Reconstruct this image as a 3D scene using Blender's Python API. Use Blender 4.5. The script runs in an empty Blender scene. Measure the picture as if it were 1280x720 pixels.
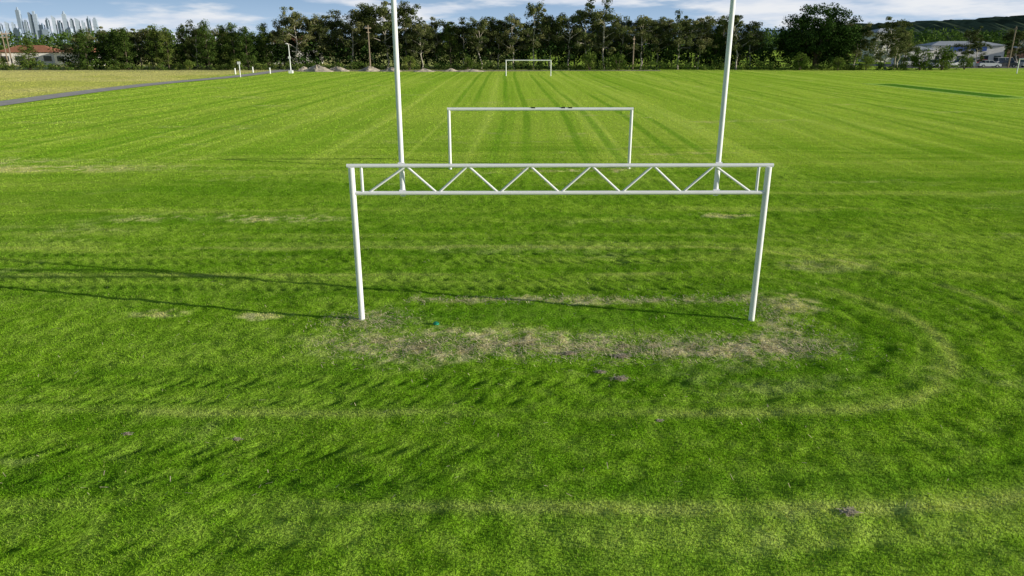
import bpy, math, random
import numpy as np
from mathutils import Vector
random.seed(7); RS=np.random.RandomState(11)
S=bpy.context.scene
COL=S.collection
S.view_settings.view_transform='Standard'; S.view_settings.look='None'; S.view_settings.exposure=0

# ------------------------------------------------------------ node helpers
class G:
    def __init__(s,nt): s.nt=nt
    def node(s,t,**k):
        n=s.nt.nodes.new(t)
        for a,b in k.items(): setattr(n,a,b)
        return n
    def put(s,sock,v):
        if isinstance(v,bpy.types.NodeSocket): s.nt.links.new(v,sock)
        elif v is not None: sock.default_value=v
    def m(s,op,a,b=None,c=None,clamp=False):
        n=s.node('ShaderNodeMath',operation=op,use_clamp=clamp)
        for i,v in enumerate((a,b,c)):
            if v is not None: s.put(n.inputs[i],v)
        return n.outputs[0]
    def sm(s,x,lo,hi,a=0.,b=1.):
        n=s.node('ShaderNodeMapRange',interpolation_type='SMOOTHSTEP')
        s.put(n.inputs[0],x)
        if lo>hi: lo,hi,a,b=hi,lo,b,a
        for i,v in zip((1,2,3,4),(lo,hi,a,b)): n.inputs[i].default_value=v
        return n.outputs[0]
    def noise(s,vec,scale,detail=3,rough=.55,dim='3D',dist=0):
        n=s.node('ShaderNodeTexNoise',noise_dimensions=dim)
        s.put(n.inputs['Vector'],vec)
        n.inputs['Scale'].default_value=scale; n.inputs['Detail'].default_value=detail
        n.inputs['Roughness'].default_value=rough; n.inputs['Distortion'].default_value=dist
        return n.outputs['Fac']
    def mix(s,f,a,b,mode='MIX'):
        n=s.node('ShaderNodeMix',data_type='RGBA',blend_type=mode)
        s.put(n.inputs[0],f); s.put(n.inputs[6],c4(a)); s.put(n.inputs[7],c4(b))
        return n.outputs[2]
    def comb(s,x,y,z=0.):
        n=s.node('ShaderNodeCombineXYZ'); s.put(n.inputs[0],x); s.put(n.inputs[1],y); s.put(n.inputs[2],z)
        return n.outputs[0]
def c4(v):
    return (v[0],v[1],v[2],1.) if isinstance(v,(tuple,list)) and len(v)==3 else v
def newmat(name):
    m=bpy.data.materials.new(name); m.use_nodes=True
    nt=m.node_tree; nt.nodes.clear()
    out=nt.nodes.new('ShaderNodeOutputMaterial')
    return m,G(nt),out
def simple(name,col,rough=.7,var=.15,scale=3.,metal=0.,bump=0.,spec=.3):
    m,g,out=newmat(name)
    p=g.node('ShaderNodeBsdfPrincipled'); p.inputs['Roughness'].default_value=rough
    p.inputs['Metallic'].default_value=metal; p.inputs['Specular IOR Level'].default_value=spec
    tc=g.node('ShaderNodeTexCoord').outputs['Object']
    n=g.noise(tc,scale,5)
    f=g.sm(n,.3,.7)
    c=g.mix(f,tuple(x*(1-var) for x in col),tuple(min(1,x*(1+var)) for x in col))
    g.put(p.inputs['Base Color'],c)
    if bump:
        b=g.node('ShaderNodeBump'); b.inputs['Strength'].default_value=bump
        g.put(b.inputs['Height'],n); g.put(p.inputs['Normal'],b.outputs[0])
    g.put(out.inputs[0],p.outputs[0]); return m

# ------------------------------------------------------------ mesh helpers
class MB:
    def __init__(s): s.v=[];s.f=[];s.mi=[]
    def add(s,vs,fs,mi=0):
        o=len(s.v); s.v+= [tuple(v) for v in vs]
        for f in fs: s.f.append(tuple(i+o for i in f)); s.mi.append(mi)
    def box(s,c,d,mi=0,rz=0):
        x,y,z=[q/2 for q in d]; ca,sa=math.cos(rz),math.sin(rz)
        vs=[]
        for dz in(-z,z):
            for dx,dy in((-x,-y),(x,-y),(x,y),(-x,y)):
                vs.append((c[0]+dx*ca-dy*sa,c[1]+dx*sa+dy*ca,c[2]+dz))
        s.add(vs,[(0,3,2,1),(4,5,6,7),(0,1,5,4),(1,2,6,5),(2,3,7,6),(3,0,4,7)],mi)
    def tube(s,p0,p1,r0,r1=None,n=8,mi=0,cap=True):
        r1=r0 if r1 is None else r1
        p0=Vector(p0);p1=Vector(p1);d=(p1-p0).normalized()
        a=d.orthogonal().normalized(); b=d.cross(a)
        vs=[]
        for p,r in((p0,r0),(p1,r1)):
            for i in range(n):
                t=2*math.pi*i/n; vs.append(p+a*math.cos(t)*r+b*math.sin(t)*r)
        fs=[(i,(i+1)%n,n+(i+1)%n,n+i) for i in range(n)]
        if cap: fs+= [tuple(range(n))[::-1],tuple(range(n,2*n))]
        s.add(vs,fs,mi)
    def mesh(s,name,mats,smooth=False):
        me=bpy.data.meshes.new(name); me.from_pydata(s.v,[],s.f); me.update()
        for m in mats: me.materials.append(m)
        me.polygons.foreach_set('material_index',s.mi)
        if smooth: me.polygons.foreach_set('use_smooth',[True]*len(s.f))
        return me
def obj(name,me,loc=(0,0,0),rz=0,sc=None,parent=None):
    o=bpy.data.objects.new(name,me); COL.objects.link(o)
    o.location=loc; o.rotation_euler=(0,0,rz)
    if sc is not None: o.scale=sc if isinstance(sc,(tuple,list)) else (sc,sc,sc)
    if parent: o.parent=parent
    return o
def smooth_by_angle(me,ang=40):
    me.polygons.foreach_set('use_smooth',[True]*len(me.polygons))
    try: me.set_sharp_from_angle(angle=math.radians(ang))
    except Exception: pass
def npmesh(name,verts,k,mats,col=None,dom='POINT'):
    nv=len(verts); nf=nv//k
    me=bpy.data.meshes.new(name)
    me.vertices.add(nv); me.vertices.foreach_set('co',verts.astype(np.float32).ravel())
    me.loops.add(nv); me.loops.foreach_set('vertex_index',np.arange(nv,dtype=np.int32))
    me.polygons.add(nf); me.polygons.foreach_set('loop_start',np.arange(0,nv,k,dtype=np.int32))
    me.update(calc_edges=True)
    for m in mats: me.materials.append(m)
    if col is not None:
        a=me.color_attributes.new('tint','FLOAT_COLOR','POINT'); a.data.foreach_set('color',col.astype(np.float32).ravel())
    return me

_grid=np.random.RandomState(5).rand(256,256)
def vn(x,y,sc,seed=0):
    x=x*sc+seed*17.3+1000; y=y*sc+seed*7.9+1000
    xi=np.floor(x).astype(int); yi=np.floor(y).astype(int); fx=x-xi; fy=y-yi
    fx=fx*fx*(3-2*fx); fy=fy*fy*(3-2*fy)
    g=lambda a,b:_grid[a%256,b%256]
    return (g(xi,yi)*(1-fx)+g(xi+1,yi)*fx)*(1-fy)+(g(xi,yi+1)*(1-fx)+g(xi+1,yi+1)*fx)*fy
def fbm(x,y,sc,oc=3,ro=.55,seed=0):
    t=0;a=1;s=0
    for o in range(oc):
        t=t+a*vn(x,y,sc,seed+o*3+1); s+=a; a*=ro; sc*=2.03; x,y=x*.8-y*.6,x*.6+y*.8
    return t/s
def ss(x,a,b):
    if a>b: return 1-ss(x,b,a)
    t=np.clip((x-a)/(b-a),0,1); return t*t*(3-2*t)
def capd(x,y):
    return np.hypot(np.maximum(np.abs(x+5.)-9.5,0),y-12.7)
RUTS=((2.35,.17),(2.95,.13),(4.35,.17),(5.0,.12),(6.3,.10))
def rutmask(x,y,d):
    t=np.zeros_like(x)
    for c,w in RUTS:
        tr=.5+.5*np.sin(np.where(x<4,x*21+(d-c)*16,y*21)+3*vn(x,y,.7,31))
        t=np.maximum(t,np.exp(-((d-c+.10*(vn(x,y,.4,33)-.5))/w)**2)*(.25+.75*tr)*ss(vn(x*.6,y,.3,9),.2,.55))
    return t
def zfun(x,y):
    fade=1-ss(np.hypot(x,y),26,45)
    d=capd(x,y)
    z=.030*(vn(x,y,1.6,1)-.5)+.024*(vn(x*.8-y*.6,x*.6+y*.8,3.7,2)-.5)+.026*(vn(x*.6+y*.8,x*.8-y*.6,7.,3)-.5)+.06*(vn(x,y,.35,4)-.5)
    return (z-.035*rutmask(x,y,d))*fade

# ------------------------------------------------------------ turf colour by real position
def L(c,f,t):
    f=np.clip(f,0,1)[:,None]
    t=t if isinstance(t,np.ndarray) else np.array(t)[None,:]
    return c*(1-f)+t*f
def turf(x,y):
    n=len(x)
    big=fbm(x,y,.09,4,seed=1); mid=fbm(x,y,.75,4,.6,seed=2); sml=fbm(x,y,5.,3,.6,seed=3); big2=fbm(x*.5,y,.25,3,seed=14); mid2=fbm(x*.35,y*1.3,.9,3,seed=21)
    c=np.tile(np.array([.165,.305,.014]),(n,1))
    c=L(c,ss(mid2,.60,.36)*.5,(.110,.240,.009))
    c=L(c,ss(sml,.42,.78)*.6,(.26,.39,.045))
    c=L(c,ss(sml,.48,.25)*.5,(.075,.18,.007))
    c=L(c,ss(big2,.52,.72)*.3,(.26,.39,.045)); c=L(c,ss(big2,.48,.3)*.3,(.10,.23,.008))
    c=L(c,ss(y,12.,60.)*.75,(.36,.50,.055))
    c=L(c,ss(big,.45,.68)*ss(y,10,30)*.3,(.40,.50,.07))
    # mower loops and tyre marks round the near goal
    d=capd(x,y); dw=d+mid*.4
    ring=fbm(dw,dw*0+3.3,2.0,3,.6,seed=4)
    near=ss(d,10.,7.)*ss(d,1.2,2.)*ss(fbm(x,y,.3,2,seed=5),.28,.5)
    c=L(c,ss(ring,.5,.3)*near*.5,(.075,.19,.007)); c=L(c,ss(ring,.54,.75)*near*.42,(.32,.42,.07))
    c=L(c,rutmask(x,y,d)*.55,(.065,.165,.007))
    edge=np.exp(-((d-5.65)/.13)**2)+np.exp(-((d-3.35)/.12)**2)
    c=L(c,edge*.38*ss(fbm(x*.5,y,.8,3,seed=25),.38,.6),(.44,.46,.13))
    # sideways streaks in the middle distance
    yw=y+mid*.8
    hs=fbm(x*.10,yw*1.1,1.,4,.6,seed=6); hz=ss(y,14.,17.)*ss(y,50.,30.)
    c=L(c,ss(hs,.50,.30)*hz*.55,(.11,.25,.009)); c=L(c,ss(hs,.56,.78)*hz*.4,(.42,.50,.09))
    # lengthwise lanes and wheel pairs
    xw=x+(fbm(x,y,.03,1,seed=7)-.5)*1.0
    lane=fbm(xw,y*.006,.75,4,.75,seed=8); lz=ss(y,22.,42.)
    c=L(c,ss(lane,.50,.32)*lz*.42,(.18,.35,.017)); c=L(c,ss(lane,.54,.74)*lz*.42,(.50,.62,.11))
    fr=np.abs(((xw+2.2)%4.4)-2.2)
    wl=ss(np.abs(fr-.8),.36,.12)*ss(fbm(x*.25,y*.02,1.,3,seed=9),.36,.60)
    c=L(c,wl*lz*.6,(.13,.29,.014))
    u=(x*.94-y*.12)/3.4; fr=np.abs((u%1)-.5); c=L(c,ss(fr,.10,.03)*ss(np.abs(x),10,24)*ss(y,20,36)*.5*ss(big,.35,.55),(.13,.28,.014))
    # dry patches
    straw=L(np.tile(np.array([.46,.42,.15]),(n,1)),ss(sml,.35,.65),(.64,.58,.28))
    brk=ss(.5*sml+.5*mid,.42,.60)
    def blob(cx,cy,rx,ry):
        a=(x+(mid-.5)*2*rx*.8-cx)/rx; b=(y+(mid-.5)*2*ry*.8-cy)/ry
        return ss(a*a+b*b,1.4,.05)
    tot=np.zeros(n)
    for q in ((-8.3,21.6,3.4,.6),(-19.,31.2,6.,1.1),(-25.,33.,6,1.2),(6.5,22.1,1.3,.35),(-7.0,13.5,.7,.26),(-5.0,13.3,.6,.26),(5.9,14.0,.5,.8)):
        tot=np.maximum(tot,blob(*q))
    tot=np.maximum(tot,blob(7.7,16.8,1.2,.6)*.5)
    gen=ss(fbm(x*.4,y,.5,5,.7,seed=10),.62,.80)*(.18+.22*ss(y,22,34))
    tot=np.maximum(tot*(.06+brk*.62),gen*(.3+.7*brk))
    c=L(c,tot,straw)
    dl=ss(x+mid*2,-47.,-49.)*ss(y,45.,52.)
    c=L(c,dl*.85,L(np.tile(np.array([.44,.44,.11]),(n,1)),ss(big,.35,.65),(.56,.50,.18)))
    fr2=ss(y+mid*8,146.,151.); c=L(c,fr2*(.1+.6*ss(x,12.,-10.)),(.42,.40,.16))
    # worn turf at near goal
    wx=x+(mid-.5)*1.7; wy=y+(mid-.5)*1.2
    bx=lambda cx,cy,hx,hy,sx,sy: ss(np.abs(wx-cx),hx+sx,hx-sx)*ss(np.abs(wy-cy),hy+sy,hy-sy)
    dirt=np.maximum(bx(1.2,11.85,4.4,.45,.9,.5),bx(1.6,14.25,3.6,.12,.8,.16)*.7)
    dirt=np.maximum(dirt,bx(5.2,13.,.3,1.2,.3,.5)*.7)
    dirt=np.maximum(dirt,bx(-2.6,13.1,.5,.5,.4,.4)*.6)
    dirt=np.maximum(dirt,bx(2.4,30.6,2.7,.3,.5,.2)*.8)
    soil=ss(fbm(x*.7,y,3.2,3,.6,seed=27),.58,.70)
    dirt=dirt*(.10+.78*ss(sml+.15*(fbm(x,y,14,2,seed=12)-.5),.40,.62))
    dc=L(np.tile(np.array([.42,.34,.16]),(n,1)),ss(fbm(x,y,12,3,seed=13),.3,.7),(.74,.64,.37))
    dc=L(dc,soil*.75,(.16,.12,.07))
    c=L(c,bx(1.0,13.3,3.7,.6,.3,.3)*.5*(1-dirt),(.085,.22,.01))
    c=L(c,dirt,dc)
    return c
m_blade,g,out=newmat('grass_blades')
at=g.node('ShaderNodeAttribute',attribute_name='tint').outputs['Color']
d1=g.node('ShaderNodeBsdfDiffuse'); g.put(d1.inputs[0],at)
t1=g.node('ShaderNodeBsdfTranslucent'); g.put(t1.inputs[0],g.mix(1.,at,(1.1,1.0,.7),'MULTIPLY'))
mx=g.node('ShaderNodeMixShader'); mx.inputs[0].default_value=.40
g.put(mx.inputs[1],d1.outputs[0]); g.put(mx.inputs[2],t1.outputs[0]); g.put(out.inputs[0],mx.outputs[0])
m_ground,g,out=newmat('turf_ground')
at=g.node('ShaderNodeAttribute',attribute_name='tint').outputs['Color']
pos=g.node('ShaderNodeNewGeometry').outputs['Position']
fn=g.noise(pos,22.,3,.65)
c=g.mix(g.sm(fn,.3,.7),(.55,.55,.55),(1.3,1.3,1.3)); c=g.mix(1.,at,c,'MULTIPLY')
p=g.node('ShaderNodeBsdfDiffuse'); g.put(p.inputs[0],c)
b=g.node('ShaderNodeBump'); b.inputs['Strength'].default_value=.9; b.inputs['Distance'].default_value=.04
g.put(b.inputs['Height'],fn); g.put(p.inputs['Normal'],b.outputs[0]); g.put(out.inputs[0],p.outputs[0])

# ------------------------------------------------------------ ground sheet
def steps(segs):
    xs=[segs[0][0]]
    for lo,hi,st in segs:
        k=max(1,int(round((hi-lo)/st))); xs+=list(lo+(hi-lo)*(np.arange(k)+1)/k)
    return xs
def grow(x,q,hi):
    o=[]
    while x<hi: q*=1.15; x+=q; o.append(x)
    return o
right=grow(125,.4,6000); ax=np.array([-a for a in right[::-1]]+steps([(-125,-13,.35),(-13,15,.06),(15,125,.35)])+right)
ay=np.array(sorted([-a+4 for a in grow(0,.2,400)])+steps([(4,19,.06),(19,24,.12),(24,40,.2),(40,80,.45),(80,156,1.0)])+grow(156,1.,9000))
X,Y=np.meshgrid(ax,ay); Z=zfun(X,Y); nx,ny=len(ax),len(ay)
V=np.stack([X.ravel(),Y.ravel(),Z.ravel()],1)
i=np.arange(nx*ny).reshape(ny,nx)
F=np.stack([i[:-1,:-1],i[:-1,1:],i[1:,1:],i[1:,:-1]],-1).reshape(-1,4)
me=bpy.data.meshes.new('ground'); me.vertices.add(len(V)); me.vertices.foreach_set('co',V.astype(np.float32).ravel())
me.loops.add(F.size); me.loops.foreach_set('vertex_index',F.astype(np.int32).ravel())
me.polygons.add(len(F)); me.polygons.foreach_set('loop_start',np.arange(0,F.size,4,dtype=np.int32))
me.update(calc_edges=True); me.materials.append(m_ground)
me.polygons.foreach_set('use_smooth',np.ones(len(F),dtype=bool))
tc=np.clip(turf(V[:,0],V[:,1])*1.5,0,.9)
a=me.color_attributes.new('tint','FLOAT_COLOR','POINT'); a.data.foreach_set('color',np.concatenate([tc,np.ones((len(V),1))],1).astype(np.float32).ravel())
obj('ground',me)

# ------------------------------------------------------------ grass blades
grass=bpy.data.objects.new('grass',None); COL.objects.link(grass)
def pathx(y): return np.interp(y,[0,40,66,82,102,120,144,200],[-36,-43,-45.8,-47.6,-48.2,-45.2,-46,-50])
def blades(name,x,y,h,w,gain=1.62,zo=0.,col=None,parent=None):
    n=len(x); z=zfun(x,y)+zo; a=RS.rand(n)*2*np.pi; la=RS.rand(n)*2*np.pi; lean=h*(.15+.75*RS.rand(n))
    dx,dy=np.cos(a)*w/2,np.sin(a)*w/2
    v=np.empty((n,3,3))
    v[:,0]=np.stack([x-dx,y-dy,z-.004],1); v[:,1]=np.stack([x+dx,y+dy,z-.004],1)
    v[:,2]=np.stack([x+np.cos(la)*lean,y+np.sin(la)*lean,z+h],1)
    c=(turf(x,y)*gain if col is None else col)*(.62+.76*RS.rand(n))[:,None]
    if col is None:
        dry=RS.rand(n)<.05; c[dry]=c[dry]*.4+np.array([.58,.54,.22])*.6
    c=np.clip(c,0,.9); c=np.concatenate([c,np.ones((n,1))],1)
    return obj(name,npmesh(name,v.reshape(-1,3),3,[m_blade],np.repeat(c,3,axis=0)),parent=parent or grass)
def scatter(N,y0,y1,mg,power=1.):
    y=y0+(y1-y0)*RS.rand(N); hw=.70*y+mg; hm=.70*y1+mg
    x=(RS.rand(N)*2-1)*hm; k=np.abs(x)<hw
    return x[k],y[k]
xx,yy=scatter(1150000,4,23,2.8)
d=capd(xx,yy)
worn=np.maximum(ss(np.abs(yy-11.85),.95,.3)*ss(np.abs(xx-1.15),5.0,3.7),.6*ss(np.abs(yy-14.25),.3,.1)*ss(np.abs(xx-1.6),4,3.3))
dens=(1-.7*worn*(.4+vn(xx,yy,2.2,8)))*(1-ss(yy,19.5,23))
dens*=.40+.8*vn(xx*.8-yy*.6,xx*.6+yy*.8,6.,6)
k=RS.rand(len(xx))<dens
xx,yy,d,worn=xx[k],yy[k],d[k],worn[k]
h=.005+.016*vn(xx,yy,2.2,21)+.022*vn(xx*.8-yy*.6,xx*.6+yy*.8,7,22)
h*=(1-.5*worn)*(.7+.6*RS.rand(len(xx)))*(1-.5*rutmask(xx,yy,d))
blades('lawn_blades',xx,yy,h,.007+.007*RS.rand(len(xx)))
xx,yy=scatter(900000,19.5,46,5)
k=RS.rand(len(xx))<ss(yy,19.5,23)*(1-.75*ss(yy,26,46)); xx,yy=xx[k],yy[k]; nn=len(xx)
blades('turf_tufts',xx,yy,(.006+.020*vn(xx,yy,3,23)+.010*RS.rand(nn)),(.014+.014*RS.rand(nn))*(1+ss(yy,24,46)*1.8))
xx,yy=scatter(750000,42,153,6)
k=(RS.rand(len(xx))<ss(yy,42,50)*(1-.55*ss(yy,60,150)))&(np.abs(xx-pathx(yy))>2.0)&~((xx>47.3)&(xx<51.9)&(yy>73.0)&(yy<101.0)); xx,yy=xx[k],yy[k]; nn=len(xx)
blades('turf_tufts',xx,yy,.010+.026*RS.rand(nn),.07+.08*RS.rand(nn))

# straw / cuttings
m_straw=simple('dead_grass',(.62,.54,.33),.9,.3,20,spec=.1)
def litter(n,fx,fy,zb=.006):
    x=fx(n);y=fy(n);a=RS.rand(n)*6.283;l=.03+.07*RS.rand(n);w=.004+.006*RS.rand(n)
    z=zfun(x,y)+zb+RS.rand(n)*.02
    v=np.empty((n,4,3)); ca,sa=np.cos(a),np.sin(a); t=(RS.rand(n)-.5)*.04
    for j,(s1,s2) in enumerate(((-1,-1),(1,-1),(1,1),(-1,1))):
        v[:,j,0]=x+ca*l/2*s1-sa*w/2*s2; v[:,j,1]=y+sa*l/2*s1+ca*w/2*s2; v[:,j,2]=z+t*s1
    return v.reshape(-1,3)
LT=[litter(5500,lambda n:1.2+RS.uniform(-1,1,n)*4.2+RS.randn(n)*.5,lambda n:11.75+RS.randn(n)*.34),
   litter(1300,lambda n:1.6+RS.uniform(-3.8,3.6,n),lambda n:14.25+RS.randn(n)*.14),
   litter(1100,lambda n:5.2+RS.randn(n)*.35,lambda n:RS.uniform(11.5,14.2,n)),
   litter(900,lambda n:-2.7+RS.randn(n)*.5,lambda n:13.0+RS.randn(n)*.3),
   litter(600,lambda n:RS.uniform(-9,10,n),lambda n:RS.uniform(7,20,n))]
obj('dead_grass_litter',npmesh('dead_grass_litter',np.concatenate(LT),4,[m_straw]))
m_clump=simple('dead_clump',(.55,.47,.32),.95,.35,30,spec=.05)
def clump(x,y,r,n=170):
    rr=np.abs(RS.randn(n))*r*.55; a=RS.rand(n)*6.283
    bx=rr*np.cos(a);by=rr*np.sin(a)*.7; bz=np.maximum(0,(1-rr/r))*r*.22*RS.rand(n)+.014
    l=r*(.3+.4*RS.rand(n)); aa=RS.rand(n)*6.283; w=.005+.010*RS.rand(n); t=(RS.rand(n)-.3)*r*.2
    v=np.empty((n,3,3))
    v[:,0]=np.stack([bx-np.sin(aa)*w,by+np.cos(aa)*w,bz],1); v[:,1]=np.stack([bx+np.sin(aa)*w,by-np.cos(aa)*w,bz],1)
    v[:,2]=np.stack([bx+np.cos(aa)*l,by+np.sin(aa)*l,bz+t],1)
    obj('dead_grass_clump',npmesh('dead_grass_clump',v.reshape(-1,3),3,[m_clump]),(x,y,float(zfun(np.array([x]),np.array([y]))[0])))
for x,y,r in ((3.85,6.95,.10),(-3.75,8.65,.06),(-5.3,8.75,.055),(2.1,9.15,.05),(1.75,10.5,.12),(1.45,10.75,.08),(1.9,11.35,.15),(1.0,11.45,.12)):
    clump(x,y,r)
m_green=simple('green_plastic',(.01,.25,.13),.5,.1)
q=MB(); q.tube((0,0,0),(0,0,.03),.06,.055,16); q.tube((0,0,.03),(0,0,.045),.03,.03,12)
obj('sprinkler_cap',q.mesh('sprinkler_cap',[m_green]),(-1.45,12.8,.02))

# ------------------------------------------------------------ goals
m_white,g,out=newmat('white_paint')
p=g.node('ShaderNodeBsdfPrincipled'); p.inputs['Roughness'].default_value=.55; p.inputs['Specular IOR Level'].default_value=.4
tc=g.node('ShaderNodeTexCoord').outputs['Object']
n1=g.noise(tc,2.2,5,.7); n2=g.noise(tc,16.,4,.6)
c=g.mix(g.m('MULTIPLY',g.sm(n1,.5,.75),.4),(.90,.90,.89),(.76,.75,.71))
c=g.mix(g.m('MULTIPLY',g.sm(n2,.68,.76),.4),c,(.40,.32,.25))
g.put(p.inputs['Base Color'],c); g.put(out.inputs[0],p.outputs[0])
m_net=simple('black_clip',(.03,.03,.03),.5)
def goal_posts():
    root=bpy.data.objects.new('rugby_goal_posts',None); COL.objects.link(root)
    root.location=(.88,13.07,0); root.rotation_euler=(0,0,math.radians(.55))
    def part(nm,fn):
        q=MB(); fn(q); me=q.mesh(nm,[m_white,m_net]); smooth_by_angle(me,50); obj(nm,me,parent=root)
    HW=3.79; zt=3.0; zb=2.50
    for i,s in enumerate((-1,1)):
        def f(q,s=s):
            q.tube((s*HW,0,-.3),(s*HW,0,zt-.03),.056,.056,20)
        part('post_%d'%(i+1),f)
        def f(q,s=s):
            q.tube((s*2.89,.094,zb-.07),(s*2.89,.094,10.8),.046,.042,18)
            for z in(zb,zt): q.box((s*2.89,.055,z),(.12,.02,.10))
            q.tube((s*2.89,.094,10.8),(s*2.89,.094,10.83),.042,.03,18)
        part('upright_%d'%(i+1),f)
        def f(q,s=s): q.tube((s*3.61,0,zb),(s*3.61,0,zt),.026,.026,12)
        part('truss_vertical_%d'%(i+1),f)
    part('crossbar_top',lambda q:q.tube((-HW-.08,0,zt),(HW+.08,0,zt),.036,.036,16))
    part('crossbar_lower',lambda q:q.tube((-HW+.04,0,zb),(HW-.04,0,zb),.038,.038,16))
    tops=[-2.8,-1.68,-.56,.56,1.68,2.8]; bots=[-3.52,-2.24,-1.12,0,1.12,2.24,3.52]
    def f(q):
        for i,t in enumerate(tops):
            q.tube((bots[i]+.03,0,zb+.02),(t-.02,0,zt-.02),.021,.021,10)
            q.tube((t+.02,0,zt-.02),(bots[i+1]-.03,0,zb+.02),.021,.021,10)
    part('truss_web',f)
goal_posts()
def soccer_goal(x,y,hw,rz,h=2.5,r=.055,brackets=True):
    root=bpy.data.objects.new('soccer_goal',None); COL.objects.link(root); root.location=(x,y,0); root.rotation_euler=(0,0,rz)
    for i,s in enumerate((-1,1)):
        q=MB(); q.tube((s*hw,0,-.2),(s*hw,0,h),r,r,16)
        if brackets:
            q.tube((s*hw,.03,h-.03),(s*hw-s*.0,.42,h-.25),.018,.018,8)
        me=q.mesh('post',[m_white]); smooth_by_angle(me); obj('post_%d'%(i+1),me,parent=root)
    q=MB(); q.tube((-hw-r,0,h),(hw+r,0,h),r*1.05,r*1.05,16)
    me=q.mesh('crossbar',[m_white]); smooth_by_angle(me); obj('crossbar',me,parent=root)
    q=MB()
    for k in range(13): 
        xx=-hw+.4+k*(2*hw-.8)/12; q.box((xx,r*.9,h-r*.9),(.05,.05,.04))
    if brackets:
        for xx in(.95,1.25,-.3): q.box((xx,-r*.2,h+r*.9),(.16,.09,.05))
    obj('net_clips',q.mesh('net_clips',[m_net]),parent=root)
soccer_goal(1.19,31.0,3.84,math.radians(.5),r=.065)
soccer_goal(2.75,126,3.75,0,2.5,.08,False)
soccer_goal(95.6,136,3.75,math.radians(-12),2.5,.085,False)

# ------------------------------------------------------------ path, pitch, mounds
m_asph=simple('asphalt',(.26,.25,.24),.95,.2,2.,spec=0.)
m_path=simple('path_surface',(.50,.47,.43),.95,.15,1.,spec=0.)
def ribbon(name,pts,w,z,mat):
    q=MB();vs=[]
    for i,(x,y) in enumerate(pts):
        a=Vector(pts[max(0,i-1)]);b=Vector(pts[min(len(pts)-1,i+1)]);t=(b-a).normalized()
        vs+=[(x-t.y*w/2,y+t.x*w/2,z),(x+t.y*w/2,y-t.x*w/2,z)]
    q.add(vs,[(2*i+1,2*i+3,2*i+2,2*i) for i in range(len(pts)-1)])
    return obj(name,q.mesh(name,[mat]))
ys=np.arange(30,190,3.)
px=pathx(ys); px=np.convolve(np.pad(px,3,mode='edge'),np.ones(7)/7,'valid')
ribbon('footpath',list(zip(px,ys)),3.2,.05,m_path)
ribbon('gravel_track',[(-46,150),(-30,153),(-12,151),(8,153),(30,152)],4,.03,simple('gravel',(.44,.39,.28),.95,.3,1.,spec=0.))
m_syn=simple('synthetic_turf',(.14,.34,.05),1.,.2,1.5,spec=0.); m_syn2=simple('synthetic_edge',(.50,.72,.22),1.,.2,1.5,spec=0.)
q=MB(); q.box((49.6,87,.01),(4.5,28.0,.02),1); q.box((49.6,87,.0125),(2.9,25.8,.019),0)
cp=obj('cricket_pitch',q.mesh('cricket_pitch',[m_syn,m_syn2]))
nn=26000; xx=49.6+RS.uniform(-2.3,2.3,nn); yy=87+RS.uniform(-14.2,14.2,nn)
inn=((np.abs(xx-49.6)<1.45)&(np.abs(yy-87)<12.9))[:,None]
cc_=np.where(inn,np.array([[.13,.33,.035]]),np.array([[.50,.72,.16]]))
blades('pile',xx,yy,.010+.014*RS.rand(nn),.06+.05*RS.rand(nn),zo=.022,col=cc_,parent=cp)
m_soil=simple('soil_mound',(.50,.43,.33),.95,.35,1.2,bump=.6,spec=.1)
def mound(x,y,rx,ry,h,sd):
    q=MB(); n,k=28,9; vs=[(0,0,h)]; rs=np.random.RandomState(sd)
    ph=rs.rand(4)*6
    for r in range(1,k+1):
        for j in range(n):
            a=2*math.pi*j/n; t=r/k
            rr=t*(1+.15*math.sin(2*a+ph[0])+.12*math.sin(3*a+ph[1])+.08*math.sin(5*a+ph[2]))
            z=h*(1-t)**1.1*(1+.3*math.sin(4*a+ph[3])*t)+rs.uniform(-.08,.08)*h*(t<1)
            vs.append((rx*rr*math.cos(a),ry*rr*math.sin(a),z if t<1 else -.05))
    fs=[(0,1+j,1+(j+1)%n) for j in range(n)]
    for r in range(k-1):
        for j in range(n): fs.append((1+r*n+j,1+(r+1)*n+j,1+(r+1)*n+(j+1)%n,1+r*n+(j+1)%n))
    q.add(vs,fs); obj('soil_mound',q.mesh('soil_mound',[m_soil]),(x,y,0))
for i,a in enumerate(((-38,147,3.2,2,1.3),(-34.5,149,2.5,2,.9),(-28,148,2.4,1.6,1.0),(-23.5,147,2.2,1.5,.8),(-17,146,2.4,1.4,.6),(-8,146,3.,1.2,.5),(-41.5,150,1.6,1.3,.9),(-12.,148,1.6,1.2,.6))): mound(*a,i)

# ------------------------------------------------------------ trees
def leafmat(name,dark,mid,light,tr=.3):
    m,g,out=newmat(name)
    at=g.node('ShaderNodeAttribute',attribute_name='tint')
    sp=g.node('ShaderNodeSeparateColor'); g.put(sp.inputs[0],at.outputs['Color'])
    oi=g.node('ShaderNodeObjectInfo').outputs['Random']
    f=g.m('ADD',sp.outputs[0],g.m('MULTIPLY',g.m('SUBTRACT',oi,.5),.9),clamp=True)
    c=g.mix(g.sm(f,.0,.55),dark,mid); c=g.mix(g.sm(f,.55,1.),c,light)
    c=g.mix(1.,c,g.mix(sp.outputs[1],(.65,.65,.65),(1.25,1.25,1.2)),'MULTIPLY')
    d=g.node('ShaderNodeBsdfDiffuse'); g.put(d.inputs[0],c); t=g.node('ShaderNodeBsdfTranslucent'); g.put(t.inputs[0],c)
    x=g.node('ShaderNodeMixShader'); x.inputs[0].default_value=tr
    g.put(x.inputs[1],d.outputs[0]); g.put(x.inputs[2],t.outputs[0]); g.put(out.inputs[0],x.outputs[0]); return m
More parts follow.
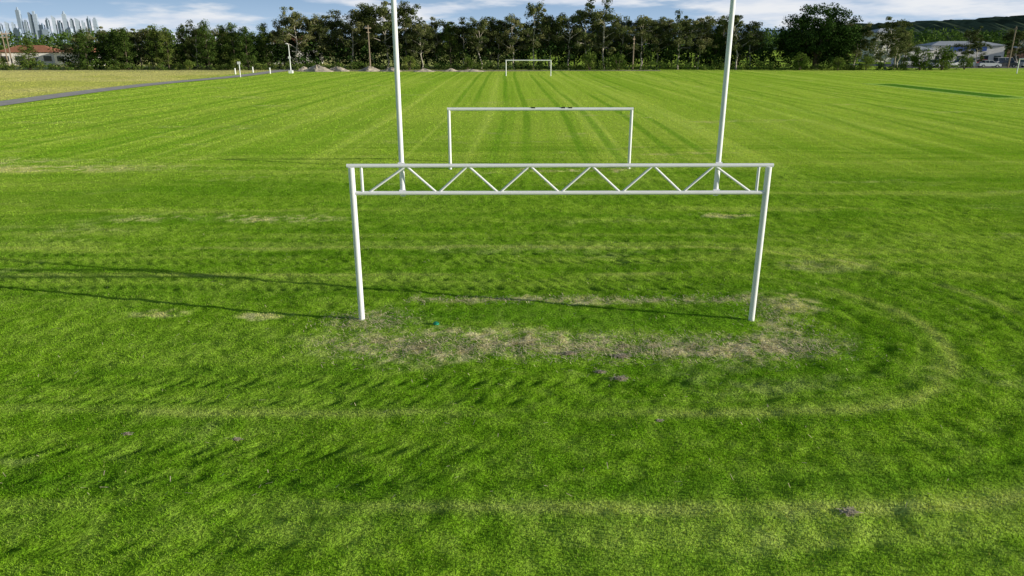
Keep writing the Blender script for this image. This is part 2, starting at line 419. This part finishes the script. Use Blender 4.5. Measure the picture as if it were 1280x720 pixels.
m_gum=leafmat('gum_leaves',(.060,.078,.024),(.120,.148,.050),(.24,.24,.10))
m_oak=leafmat('sheoak_leaves',(.050,.090,.018),(.100,.165,.034),(.19,.24,.055))
m_fig=leafmat('fig_leaves',(.028,.055,.014),(.050,.095,.022),(.090,.145,.032),.15)
m_shrub=leafmat('shrub_leaves',(.07,.12,.02),(.14,.20,.04),(.25,.29,.07))
m_barkp=simple('pale_bark',(.48,.43,.35),.9,.3,2.); m_barkd=simple('dark_bark',(.11,.085,.06),.9,.3,2.)

def leaves(C,R,per,size,rs,flat=.7):
    n=len(C); idx=np.repeat(np.arange(n),per); N=len(idx)
    u=rs.randn(N,3); u/=np.linalg.norm(u,axis=1)[:,None]; rr=rs.rand(N)**.45
    P=C[idx]+u*(rr*R[idx])[:,None]*np.array([1,1,flat])
    nrm=rs.randn(N,3)*.7+u*1.1; nrm/=np.linalg.norm(nrm,axis=1)[:,None]
    a=np.cross(nrm,rs.randn(N,3)); a/=np.linalg.norm(a,axis=1)[:,None]; b=np.cross(nrm,a)
    s=(size*(.6+.8*rs.rand(N)))[:,None]
    q=np.stack([P-a*s*.5,P+b*s*.32,P+a*s*.5,P-b*s*.32],1)
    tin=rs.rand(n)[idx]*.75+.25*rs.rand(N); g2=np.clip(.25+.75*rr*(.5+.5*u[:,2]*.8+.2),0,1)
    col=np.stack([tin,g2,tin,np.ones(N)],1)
    return q.reshape(-1,3),np.repeat(col,4,axis=0)
def tree_mesh(kind,seed):
    rs=np.random.RandomState(seed); q=MB(); H=13.; C=[];R=[]
    def limb(p0,p1,r0,r1,seg=3,wob=.25,mi=0,n=6):
        p0=np.array(p0,float);p1=np.array(p1,float);pts=[p0]
        for i in range(1,seg): 
            pts.append(p0+(p1-p0)*i/seg+rs.randn(3)*wob)
        pts.append(p1)
        for i in range(seg):
            q.tube(pts[i],pts[i+1],r0+(r1-r0)*i/seg,r0+(r1-r0)*(i+1)/seg,n,mi,False)
        return pts
    if kind=='gum':
        lean=rs.randn(2)*.6
        tp=limb((0,0,-.2),(lean[0],lean[1],H*.84),.20,.05,6,.18,n=8)
        nl=rs.randint(8,13)
        for i in range(nl):
            t=.32+.62*i/nl+rs.rand()*.05; k=min(int(t*6),5); base=tp[k]+(tp[k+1]-tp[k])*(t*6-k)
            a=i*2.4+rs.rand(); out=(1.2+2.4*rs.rand())*(1.2-t*.55); up=.5+1.9*rs.rand()
            e=base+np.array([math.cos(a)*out,math.sin(a)*out,up])
            limb(base,e,.08,.025,3,.15)
            for j in range(rs.randint(3,6)):
                c=e+rs.randn(3)*np.array([.8,.8,.7]); limb(e,c,.025,.012,1); C.append(c); R.append(.5+.7*rs.rand())
        for j in range(5): C.append(tp[-1]+rs.randn(3)*np.array([1.,1.,.7])); R.append(.7+.5*rs.rand())
        per,sz,fl,mats=115,.31,.75,[m_barkp,m_gum]
    elif kind=='oak':
        tp=limb((0,0,-.2),(rs.randn()*.2,rs.randn()*.2,H*.96),.20,.03,6,.08,n=8)
        for i in range(28):
            t=.10+.84*i/28; k=min(int(t*6),5); base=tp[k]+(tp[k+1]-tp[k])*(t*6-k)
            a=i*2.4+rs.rand(); out=(2.5*(1-t)**.75+.35)*(.6+.6*rs.rand())
            e=base+np.array([math.cos(a)*out,math.sin(a)*out,.3+.7*rs.rand()])
            limb(base,e,.05,.015,2,.08); C.append(e);R.append(.6+.5*rs.rand()); C.append(base+(e-base)*.55+rs.randn(3)*.2);R.append(.6+.4*rs.rand())
        C.append(tp[-1]);R.append(.5)
        per,sz,fl,mats=80,.28,1.1,[m_barkd,m_oak]
    elif kind=='fig':
        q.tube((0,0,-.3),(0,0,2.6),.75,.6,10,0,False)
        for i in range(9):
            a=i*.7; e=np.array([math.cos(a)*4.2*rs.uniform(.4,1),math.sin(a)*4.2*rs.uniform(.4,1),rs.uniform(5.5,9)])
            limb((0,0,2.4),e,.32,.08,3,.3)
        for i in range(250):
            u=rs.randn(3); u/=np.linalg.norm(u); r=rs.rand()**.3
            z=6.4+u[2]*r*(5.7 if u[2]>0 else 4.8)
            C.append(np.array([u[0]*r*7.6,u[1]*r*6.,z])+rs.randn(3)*.35); R.append(.9+.6*rs.rand())
        per,sz,fl,mats=105,.36,.8,[m_barkd,m_fig]
    elif kind=='shrub':
        for i in range(5):
            a=i*1.3; limb((0,0,-.1),(math.cos(a)*.8,math.sin(a)*.8,2.2),.06,.02,2,.1)
        for i in range(26):
            u=rs.randn(3);u/=np.linalg.norm(u); C.append(np.array([u[0]*1.15,u[1]*1.15,1.75+u[2]*1.2])); R.append(.45+.3*rs.rand())
        per,sz,fl,mats=60,.22,.9,[m_barkd,m_shrub]
    C=np.array(C);R=np.array(R)
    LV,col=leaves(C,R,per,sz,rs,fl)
    nb=len(q.v); nf=len(q.f)
    vs=np.concatenate([np.array(q.v),LV]); nl=len(LV)//4
    me=bpy.data.meshes.new(kind); me.vertices.add(len(vs)); me.vertices.foreach_set('co',vs.astype(np.float32).ravel())
    li=np.concatenate([np.array(q.f,dtype=np.int32).ravel() ,np.arange(nb,nb+len(LV),dtype=np.int32)])
    me.loops.add(len(li)); me.loops.foreach_set('vertex_index',li)
    me.polygons.add(nf+nl); me.polygons.foreach_set('loop_start',np.arange(0,len(li),4,dtype=np.int32))
    me.update(calc_edges=True)
    for m in mats: me.materials.append(m)
    me.polygons.foreach_set('material_index',np.concatenate([np.zeros(nf,dtype=np.int32),np.ones(nl,dtype=np.int32)]))
    ca=me.color_attributes.new('tint','FLOAT_COLOR','POINT')
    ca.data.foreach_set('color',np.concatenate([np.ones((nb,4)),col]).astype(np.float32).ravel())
    return me
GUM=[tree_mesh('gum',s) for s in (1,2,3,4,5,6,7,8)]
OAK=[tree_mesh('oak',s) for s in (11,12,13)]
FIG=[tree_mesh('fig',21)]; SHR=[tree_mesh('shrub',s) for s in (31,32)]
NM={'gum':('gum_tree',GUM,6.5,13.),'oak':('sheoak_tree',OAK,5.2,13.),'fig':('fig_tree',FIG,16.,13.),'shrub':('shrub',SHR,3.3,3.2)}
def plant(kind,x,y,h,w=None):
    nm,ms,bw,bh=NM[kind]; s=h/bh; sx=s if w is None else w/bw
    obj(nm,random.choice(ms),(x,y,0),random.random()*6.283,(sx,sx*random.uniform(.9,1.1),s))
R1=[('oak',-101,158,6.2,5),('gum',-92,160,7.2,5),('oak',-88.5,157,8.,5),('oak',-86,160,7.4,4.5),('oak',-83,158,7.6,4.6),('oak',-80,157,8.1,5),
 ('gum',-77,161,8.6,5),('oak',-74,158,8.8,4.6),('oak',-71.5,157,8.4,4.5),('oak',-69,160,9.,4.5),('gum',-66,159,9.2,5),('oak',-63,157,9.7,4.8),('oak',-60.5,159,8.9,4.6),('oak',-58,158,9.4,4.6),('oak',-55,157,8.6,4.6),('oak',-52,160,9.3,4.4),
 ('gum',-48,162,11.8,6),('gum',-45,159,12.2,6.5),('gum',-41,161,11.5,6),('gum',-37.5,164,11.2,7),('gum',-34,160,12.2,7),('gum',-30,162,13.9,8),('gum',-26.5,160,13.4,8),('gum',-22.5,163,13.8,8),
 ('gum',-19,159,9.6,5.5),('gum',-16,162,10.4,6),('oak',-13,160,9.6,5),('gum',-10,161,9.8,6),('gum',-6.5,159,11.,6),('gum',-3,162,10.2,6),('gum',.5,160,11,6),('gum',4.5,160,14.2,6.5),('gum',8,162,11.8,6),
 ('gum',12,160,12,6.5),('gum',15.5,161,13.4,6.5),('gum',19.5,160,13.,7.5),('gum',23,162,10.6,6),('gum',27,159,10.8,6.5),('gum',31,161,9.6,6),('gum',35,159,11.,6.5),('gum',39.5,160,10.8,7),('oak',43.5,161,9,5),('gum',47,158,11.2,6.5),('gum',51,161,9.8,6),
 ('gum',73,161,10.,6),('gum',78,157,10.3,6.5),('gum',83,164,8.6,6),('gum',87,170,8.4,6),('oak',91,175,8,5),('gum',112,186,9.,6),('gum',105.5,172,6.,4),('gum',119,178,9,6.5)]
for k,x,y,h,w in R1: plant(k,x,y,h,w)
plant('fig',64.5,160,13.6,18.0)
for i in range(70):
    x=-110+i*2.35+random.uniform(-1,1)
    if 56<x<72 or x<-96: continue
    if x<-48: plant(random.choice(['oak','gum']),x,random.uniform(164,176),random.uniform(6.5,8.8),random.uniform(5,6.5))
    elif x<54: plant('gum',x,random.uniform(165,176),random.uniform(8,11),random.uniform(6,7.5))
for x,y,h in ((15.7,152.5,3.6),(21.5,152,3.3),(58.5,153,3.4),(66,152.5,2.6),(83,153,4.2),(88,154,4.6),(-9,153,2.6),(-56,153,2.3),(-66,154,2.0),(95,158,3.),(72,153,2.8),(-21,154,2.8),(-100,156,2.8),(-107,158,2.6)):
    plant('shrub',x,y,h)
def mass(name,n,fx,fy,fz,R0,per,size,mat,sd):
    rs=np.random.RandomState(sd); C=np.stack([fx(rs,n),fy(rs,n),np.zeros(n)],1); C[:,2]=fz(rs,C[:,0],C[:,1]); R=R0*(.6+.8*rs.rand(n))
    LV,col=leaves(C,R,per,size,rs,.8); obj(name,npmesh(name,LV,4,[mat],col))
mass('woodland_understorey',1500,lambda r,n:r.uniform(-97,74,n),lambda r,n:r.uniform(158,172,n),lambda r,x,y:r.rand(len(x))*(3.2+2.2*vn(x,y,.12,3))+.4,1.2,34,.42,m_fig,41)
mass('undergrowth',900,lambda r,n:r.uniform(-120,92,n),lambda r,n:153.5+r.rand(n)*4,lambda r,x,y:r.rand(len(x))*(.5+1.4*vn(x,y,.25,5))+.1,.6,36,.24,m_oak,42)
mass('distant_woodland',2600,lambda r,n:r.uniform(-250,330,n),lambda r,n:r.uniform(250,330,n),lambda r,x,y:r.rand(len(x))**.6*(6.0+4.5*vn(x,y,.05,6)),2.2,22,.9,m_fig,43)
mass('hedge',500,lambda r,n:r.uniform(86,200,n),lambda r,n:212+r.rand(n)*12,lambda r,x,y:r.rand(len(x))*(3.5+4.5*vn(x,y,.09,7)),1.3,34,.45,m_gum,44)

# ------------------------------------------------------------ hills
def hill(name,x0,x1,y,prof,mat,depth,seed,rough):
    q=MB(); n=220; rows=10; vs=[]; xs=np.linspace(x0,x1,n); rs=np.random.RandomState(seed)
    hs=np.interp(xs,[p[0] for p in prof],[p[1] for p in prof])
    for r in range(rows):
        t=r/(rows-1); prof_r=math.sin(t*math.pi)
        z=hs*prof_r+(rs.rand(n)-.5)*rough*prof_r+(vn(xs,np.full(n,t*9),.02,seed)-.5)*rough*prof_r
        for i in range(n): vs.append((xs[i],y+depth*t,z[i]-.5))
    q.add(vs,[(r*n+i,r*n+i+1,(r+1)*n+i+1,(r+1)*n+i) for r in range(rows-1) for i in range(n-1)])
    obj(name,q.mesh(name,[mat]))
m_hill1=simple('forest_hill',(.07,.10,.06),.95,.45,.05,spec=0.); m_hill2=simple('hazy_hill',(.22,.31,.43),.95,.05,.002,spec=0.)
hill('hill',200,900,620,[(200,0),(290,17),(350,26),(420,27),(520,30),(700,26),(900,0)],m_hill1,300,3,5)
hill('distant_hill',-200,3500,4500,[(-200,0),(300,60),(700,130),(950,148),(1150,125),(1700,90),(2300,80),(3500,0)],m_hill2,900,4,8)

# ------------------------------------------------------------ city skyline
m_tw,g,out=newmat('hazy_tower_facade')
p=g.node('ShaderNodeBsdfPrincipled'); p.inputs['Roughness'].default_value=.7; p.inputs['Specular IOR Level'].default_value=.1
pos=g.node('ShaderNodeNewGeometry').outputs['Position']; sp=g.node('ShaderNodeSeparateXYZ'); g.put(sp.inputs[0],pos)
fl=g.m('FRACT',g.m('DIVIDE',sp.outputs[2],12.)); oi=g.node('ShaderNodeObjectInfo').outputs['Random']
c=g.mix(oi,(.29,.37,.49),(.45,.52,.61)); c=g.mix(g.m('MULTIPLY',g.sm(fl,.45,.55),.22),c,(.26,.34,.45))  # bluish greys put the distance haze into the tower colour; darker storey bands
g.put(p.inputs['Base Color'],c); g.put(out.inputs[0],p.outputs[0])
def tower(px,top,w,style):
    y=3200; x=(px-640)*3.37+0; h=(55.5-top)*3.37*.97+5; q=MB(); w=w*3.0
    q.box((0,0,h*.46),(w,w*.8,h*.92))
    if style==0: q.box((0,0,h*.95),(w*.6,w*.5,h*.06+.1)); q.tube((0,0,h*.98),(0,0,h*1.03),w*.05,.5,6)
    elif style==1: q.add([(-w/2,-w*.4,h*.92),(w/2,-w*.4,h*.92),(w/2,w*.4,h*.92),(-w/2,w*.4,h*.92),(-w/2,-w*.4,h),(-w/2,w*.4,h)],[(0,1,4),(3,5,2),(1,2,5,4),(0,4,5,3)])
    elif style==2: q.box((-w*.2,0,h*.96),(w*.5,w*.7,h*.08))
    else: q.tube((0,0,h*.92),(0,0,h),w*.35,w*.15,10)
    q.box((w*.55,0,h*.35),(w*.3,w*.5,h*.7))
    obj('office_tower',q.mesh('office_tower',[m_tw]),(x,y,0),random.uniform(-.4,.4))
for i,(a,b,w) in enumerate(((6,30,4),(14,28,4),(22,29,4),(31,11,5),(38,26,4),(45,17,4),(51,16,5),(58,30,5),(65,24,4),(73,21,4),(80,27,5),(87,16,5),(95,24,4),(102,24,5),(109,27,4),(116,22,4),(124,23,5),(2,38,8),(28,36,9),(62,36,9),(92,35,9),(134,38,6),(145,40,7))):
    tower(a,b,w,i%4)

# ------------------------------------------------------------ buildings, cars, poles
m_wallw=simple('white_render',(.74,.72,.68),.8,.08,.5); m_wallb=simple('brick_wall',(.36,.22,.15),.85,.15,4.); m_roofg=simple('metal_roof',(.45,.47,.49),.5,.1,.6)
m_rooft=simple('terracotta_roof',(.40,.17,.09),.8,.2,2.); m_glass=simple('window_glass',(.03,.04,.05),.1,.1,1,spec=.6); m_trim=simple('trim',(.5,.5,.48),.6,.05)
m_blue=simple('blue_sign',(.04,.10,.35),.5,.05); m_red=simple('red_sign',(.5,.05,.03),.5,.05)
def house(x,y,w,d,h,rh,rz,wall,roof,name='house',sign=None):
    root=bpy.data.objects.new(name,None); COL.objects.link(root); root.location=(x,y,0); root.rotation_euler=(0,0,rz)
    q=MB(); q.box((0,0,h/2-.1),(w,d,h+.2)); obj('walls',q.mesh('walls',[wall]),parent=root)
    q=MB(); e=.5; X=w/2+e;Yd=d/2+e; r=w/2-d/2*.8 if w>d else w*.1
    q.add([(-X,-Yd,h+.11),(X,-Yd,h+.11),(X,Yd,h+.11),(-X,Yd,h+.11),(-r,0,h+rh),(r,0,h+rh)],[(0,1,5,4),(1,2,5),(2,3,4,5),(3,0,4),(3,2,1,0)])
    obj('roof',q.mesh('roof',[roof]),parent=root)
    q=MB(); nw=max(2,int(w/3)); fl=max(1,int(h//2.8))
    for f in range(fl):
        for i in range(nw):
            xx=-w/2+(i+.5)*w/nw
            if f==0 and i==nw//2: continue
            q.box((xx,-d/2-.01,1.6+f*2.9),(w/nw*.55,.08,1.2),0); q.box((xx,-d/2-.03,.93+f*2.9),(w/nw*.62,.16,.08),1)
    for s in(-1,1): q.box((s*(w/2+.01),0,1.6),(.08,d*.3,1.2),0)
    obj('windows',q.mesh('windows',[m_glass,m_trim]),parent=root)
    q=MB(); q.box((-w/2+(nw//2+.5)*w/nw,-d/2-.02,1.05),(1.0,.1,2.1)); obj('door',q.mesh('door',[m_trim]),parent=root)
    if sign: q=MB(); q.box((0,-d/2-.12,h-.7),(w*.5,.16,1.0)); obj('fascia_sign',q.mesh('fascia_sign',[sign]),parent=root)
house(-124,196,13,9,3.0,1.8,.2,m_wallw,m_rooft); house(-108,192,11,9,3.,1.8,-.2,m_wallw,m_rooft); house(-134,186,9,8,2.8,1.6,.1,m_wallb,m_roofg)
house(-58,205,12,9,5.4,1.8,.1,m_wallw,m_rooft)
house(118,200,18,9,4.6,1.2,-.1,m_wallw,m_roofg,'shop_building',m_blue); house(137,196,12,9,4.,1.2,-.1,m_wallb,m_roofg,'shop_building',m_red)
house(111,228,9,8,8.2,1.3,.1,m_wallw,m_roofg); house(104,196,8,6,3.6,.9,0,m_wallw,m_roofg,'shop_building')
house(155,215,16,10,6.,1.5,0,m_wallw,m_roofg,'shop_building',m_blue)
q=MB(); q.box((122,184,.02),(66,34,.04)); obj('car_park',q.mesh('car_park',[m_asph]))
m_tyre=simple('tyre',(.02,.02,.02),.8)
def carmesh(col,van):
    paint=simple('car_paint',col,.3,.04,spec=.6); q=MB()
    if van: low=[(-2.3,.35),(2.3,.35),(2.35,.9),(1.9,1.1),(-2.3,1.1)]; top=[(-2.25,1.1),(1.75,1.1),(1.1,1.85),(-2.1,1.9)]
    else: low=[(-2.2,.32),(2.2,.32),(2.25,.75),(1.2,.95),(-1.75,.98),(-2.2,.9)]; top=[(-1.8,.97),(1.15,.95),(.45,1.45),(-1.1,1.46)]
    def ext(pr,w0,w1,mi):
        n=len(pr); zs=[p[1] for p in pr]; lo,hi=min(zs),max(zs); W=lambda z:w0+(w1-w0)*(z-lo)/(hi-lo)
        vs=[(x,-W(z),z) for x,z in pr]+[(x,W(z),z) for x,z in pr]
        q.add(vs,[tuple(range(n)),tuple(range(2*n-1,n-1,-1))]+[(i,i+n,(i+1)%n+n,(i+1)%n) for i in range(n)],mi)
    ext(low,.86,.84,0); ext(top,.82,.66,1)
    zt=max(p[1] for p in top); x0,x1=top[3][0],top[2][0]
    q.box(((x0+x1)/2,0,zt+.015),(x1-x0+.06,1.36,.05),0)
    for s in(-1,1):
        for xx in (x0+.05,(x0+x1)/2,x1-.05): q.tube((xx,s*.68,zt),(xx+(.0 if xx<x1-.1 else .55),s*.845,top[0][1]),.035,.035,5,0)
        for xx in(-1.4,1.4):
            q.tube((xx,s*.68,.32),(xx,s*.89,.32),.33,.33,16,2); q.tube((xx,s*.89,.32),(xx,s*.90,.32),.19,.17,12,3)
        q.box((2.22,s*.6,.68),(.08,.35,.14),3); q.box((-2.22,s*.65,.8),(.06,.25,.14),4)
    return q.mesh('parked_car',[paint,m_glass,m_tyre,m_trim,m_red])
CM=[carmesh(c,v) for c,v in (((.75,.75,.75),False),((.75,.75,.73),True),((.35,.36,.38),False),((.03,.03,.035),False),((.35,.03,.02),False),((.03,.07,.2),True))]
cx=[(97,170,0),(102.3,171,1),(107.5,170,0),(112.5,172,3),(118,171,1),(123,170,2),(100,178,2),(106,178,0),(111,179,4),(117,179,1),(123,180,0),(129,178,5),(128,171,0),(96,182,1)]
for x,y,k in cx: obj('parked_car',CM[k],(x,y,.04),random.choice([0,math.pi])+random.uniform(-.12,.12),1.05)
m_pole=simple('timber_pole',(.28,.22,.16),.9,.2,3.)
def power_pole(x,y,h):
    q=MB(); q.tube((0,0,-.3),(0,0,h),.17,.11,10); q.box((0,0,h-.6),(2.2,.12,.12)); q.box((0,0,h-1.4),(1.4,.1,.1))
    for s in(-1,-.4,.4,1): q.tube((s,0,h-.54),(s,0,h-.36),.05,.04,6)
    obj('power_pole',q.mesh('power_pole',[m_pole]),(x,y,0),1.2)
power_pole(-28.8,153,8.7); power_pole(-118,178,8); power_pole(-127,190,8); power_pole(112.,170,8.8); power_pole(25.,156,6.6)
def lamp(x,y,h):
    q=MB(); q.tube((0,0,0),(0,0,h),.10,.06,10); q.tube((0,0,h),(0,-.9,h+.15),.04,.04,8); q.box((0,-1.1,h+.15),(.25,.6,.1)); q.box((0,0,.25),(.7,.7,.5)); q.box((0,-.12,h*.55),(.5,.06,.4))
    obj('street_lamp',q.mesh('street_lamp',[m_white]),(x,y,0))
lamp(-40.6,138,5.0)
q=MB(); q.tube((0,0,0),(0,0,2.4),.07,.06,10); q.box((0,-.08,2.2),(.5,.04,.4)); obj('path_sign',q.mesh('path_sign',[m_white]),(-44.0,121.5,0))
def bollard(x,y):
    q=MB(); q.tube((0,0,0),(0,0,1.),.12,.11,10); q.tube((0,0,1.),(0,0,1.06),.11,.05,10); obj('bollard',q.mesh('bollard',[m_white]),(x,y,0))
for x,y in((-43.8,136),(-48.6,141),(-49,133)): bollard(x,y)

# ------------------------------------------------------------ world, sun, camera
EL=math.radians(12.4); AZ=math.radians(104)
w=bpy.data.worlds.new('World'); S.world=w; w.use_nodes=True; nt=w.node_tree; nt.nodes.clear(); g=G(nt)
sky=g.node('ShaderNodeTexSky',sky_type='NISHITA'); sky.sun_disc=False; sky.sun_elevation=EL; sky.sun_rotation=AZ
sky.air_density=1.; sky.dust_density=.3; sky.ozone_density=3.
tc=g.node('ShaderNodeTexCoord').outputs['Generated']; sp=g.node('ShaderNodeSeparateXYZ'); g.put(sp.inputs[0],tc)
vec=g.comb(sp.outputs[0],sp.outputs[1],g.m('MULTIPLY',sp.outputs[2],6.))
n=g.noise(vec,4.2,6,.55); n2=g.noise(vec,9.,4,.6)
cl=g.sm(n,.46,.57)
cc=g.mix(g.sm(n2,.35,.65),(8.0,9.0,10.6),(11.4,11.5,11.7))
hb=g.sm(sp.outputs[2],.16,.0,0.,.95)
base=g.mix(hb,sky.outputs[0],g.mix(g.sm(sp.outputs[2],.0,.08),(5.9,8.1,10.6),(3.2,5.6,9.8)))
c=g.mix(g.m('MULTIPLY',cl,g.sm(sp.outputs[2],.35,.08,.15,.9)),base,cc)
bg=g.node('ShaderNodeBackground'); g.put(bg.inputs[0],c); bg.inputs[1].default_value=.078
o=g.node('ShaderNodeOutputWorld'); g.put(o.inputs[0],bg.outputs[0])
sd=bpy.data.lights.new('sun','SUN'); sd.energy=5.; sd.angle=math.radians(.5); sd.color=(1.,.94,.82)
so=bpy.data.objects.new('sun',sd); COL.objects.link(so)
dirv=Vector((math.cos(EL)*math.sin(AZ),math.cos(EL)*math.cos(AZ),math.sin(EL)))
so.rotation_euler=dirv.to_track_quat('Z','Y').to_euler(); so.location=(60,-20,30)
cd=bpy.data.cameras.new('camera'); cd.sensor_width=36; cd.lens=900/1280*36; cd.clip_end=20000; cd.clip_start=.1
co=bpy.data.objects.new('camera',cd); COL.objects.link(co); co.location=(0,0,5.085); co.rotation_euler=(math.radians(90-18.72),0,0)
S.camera=co
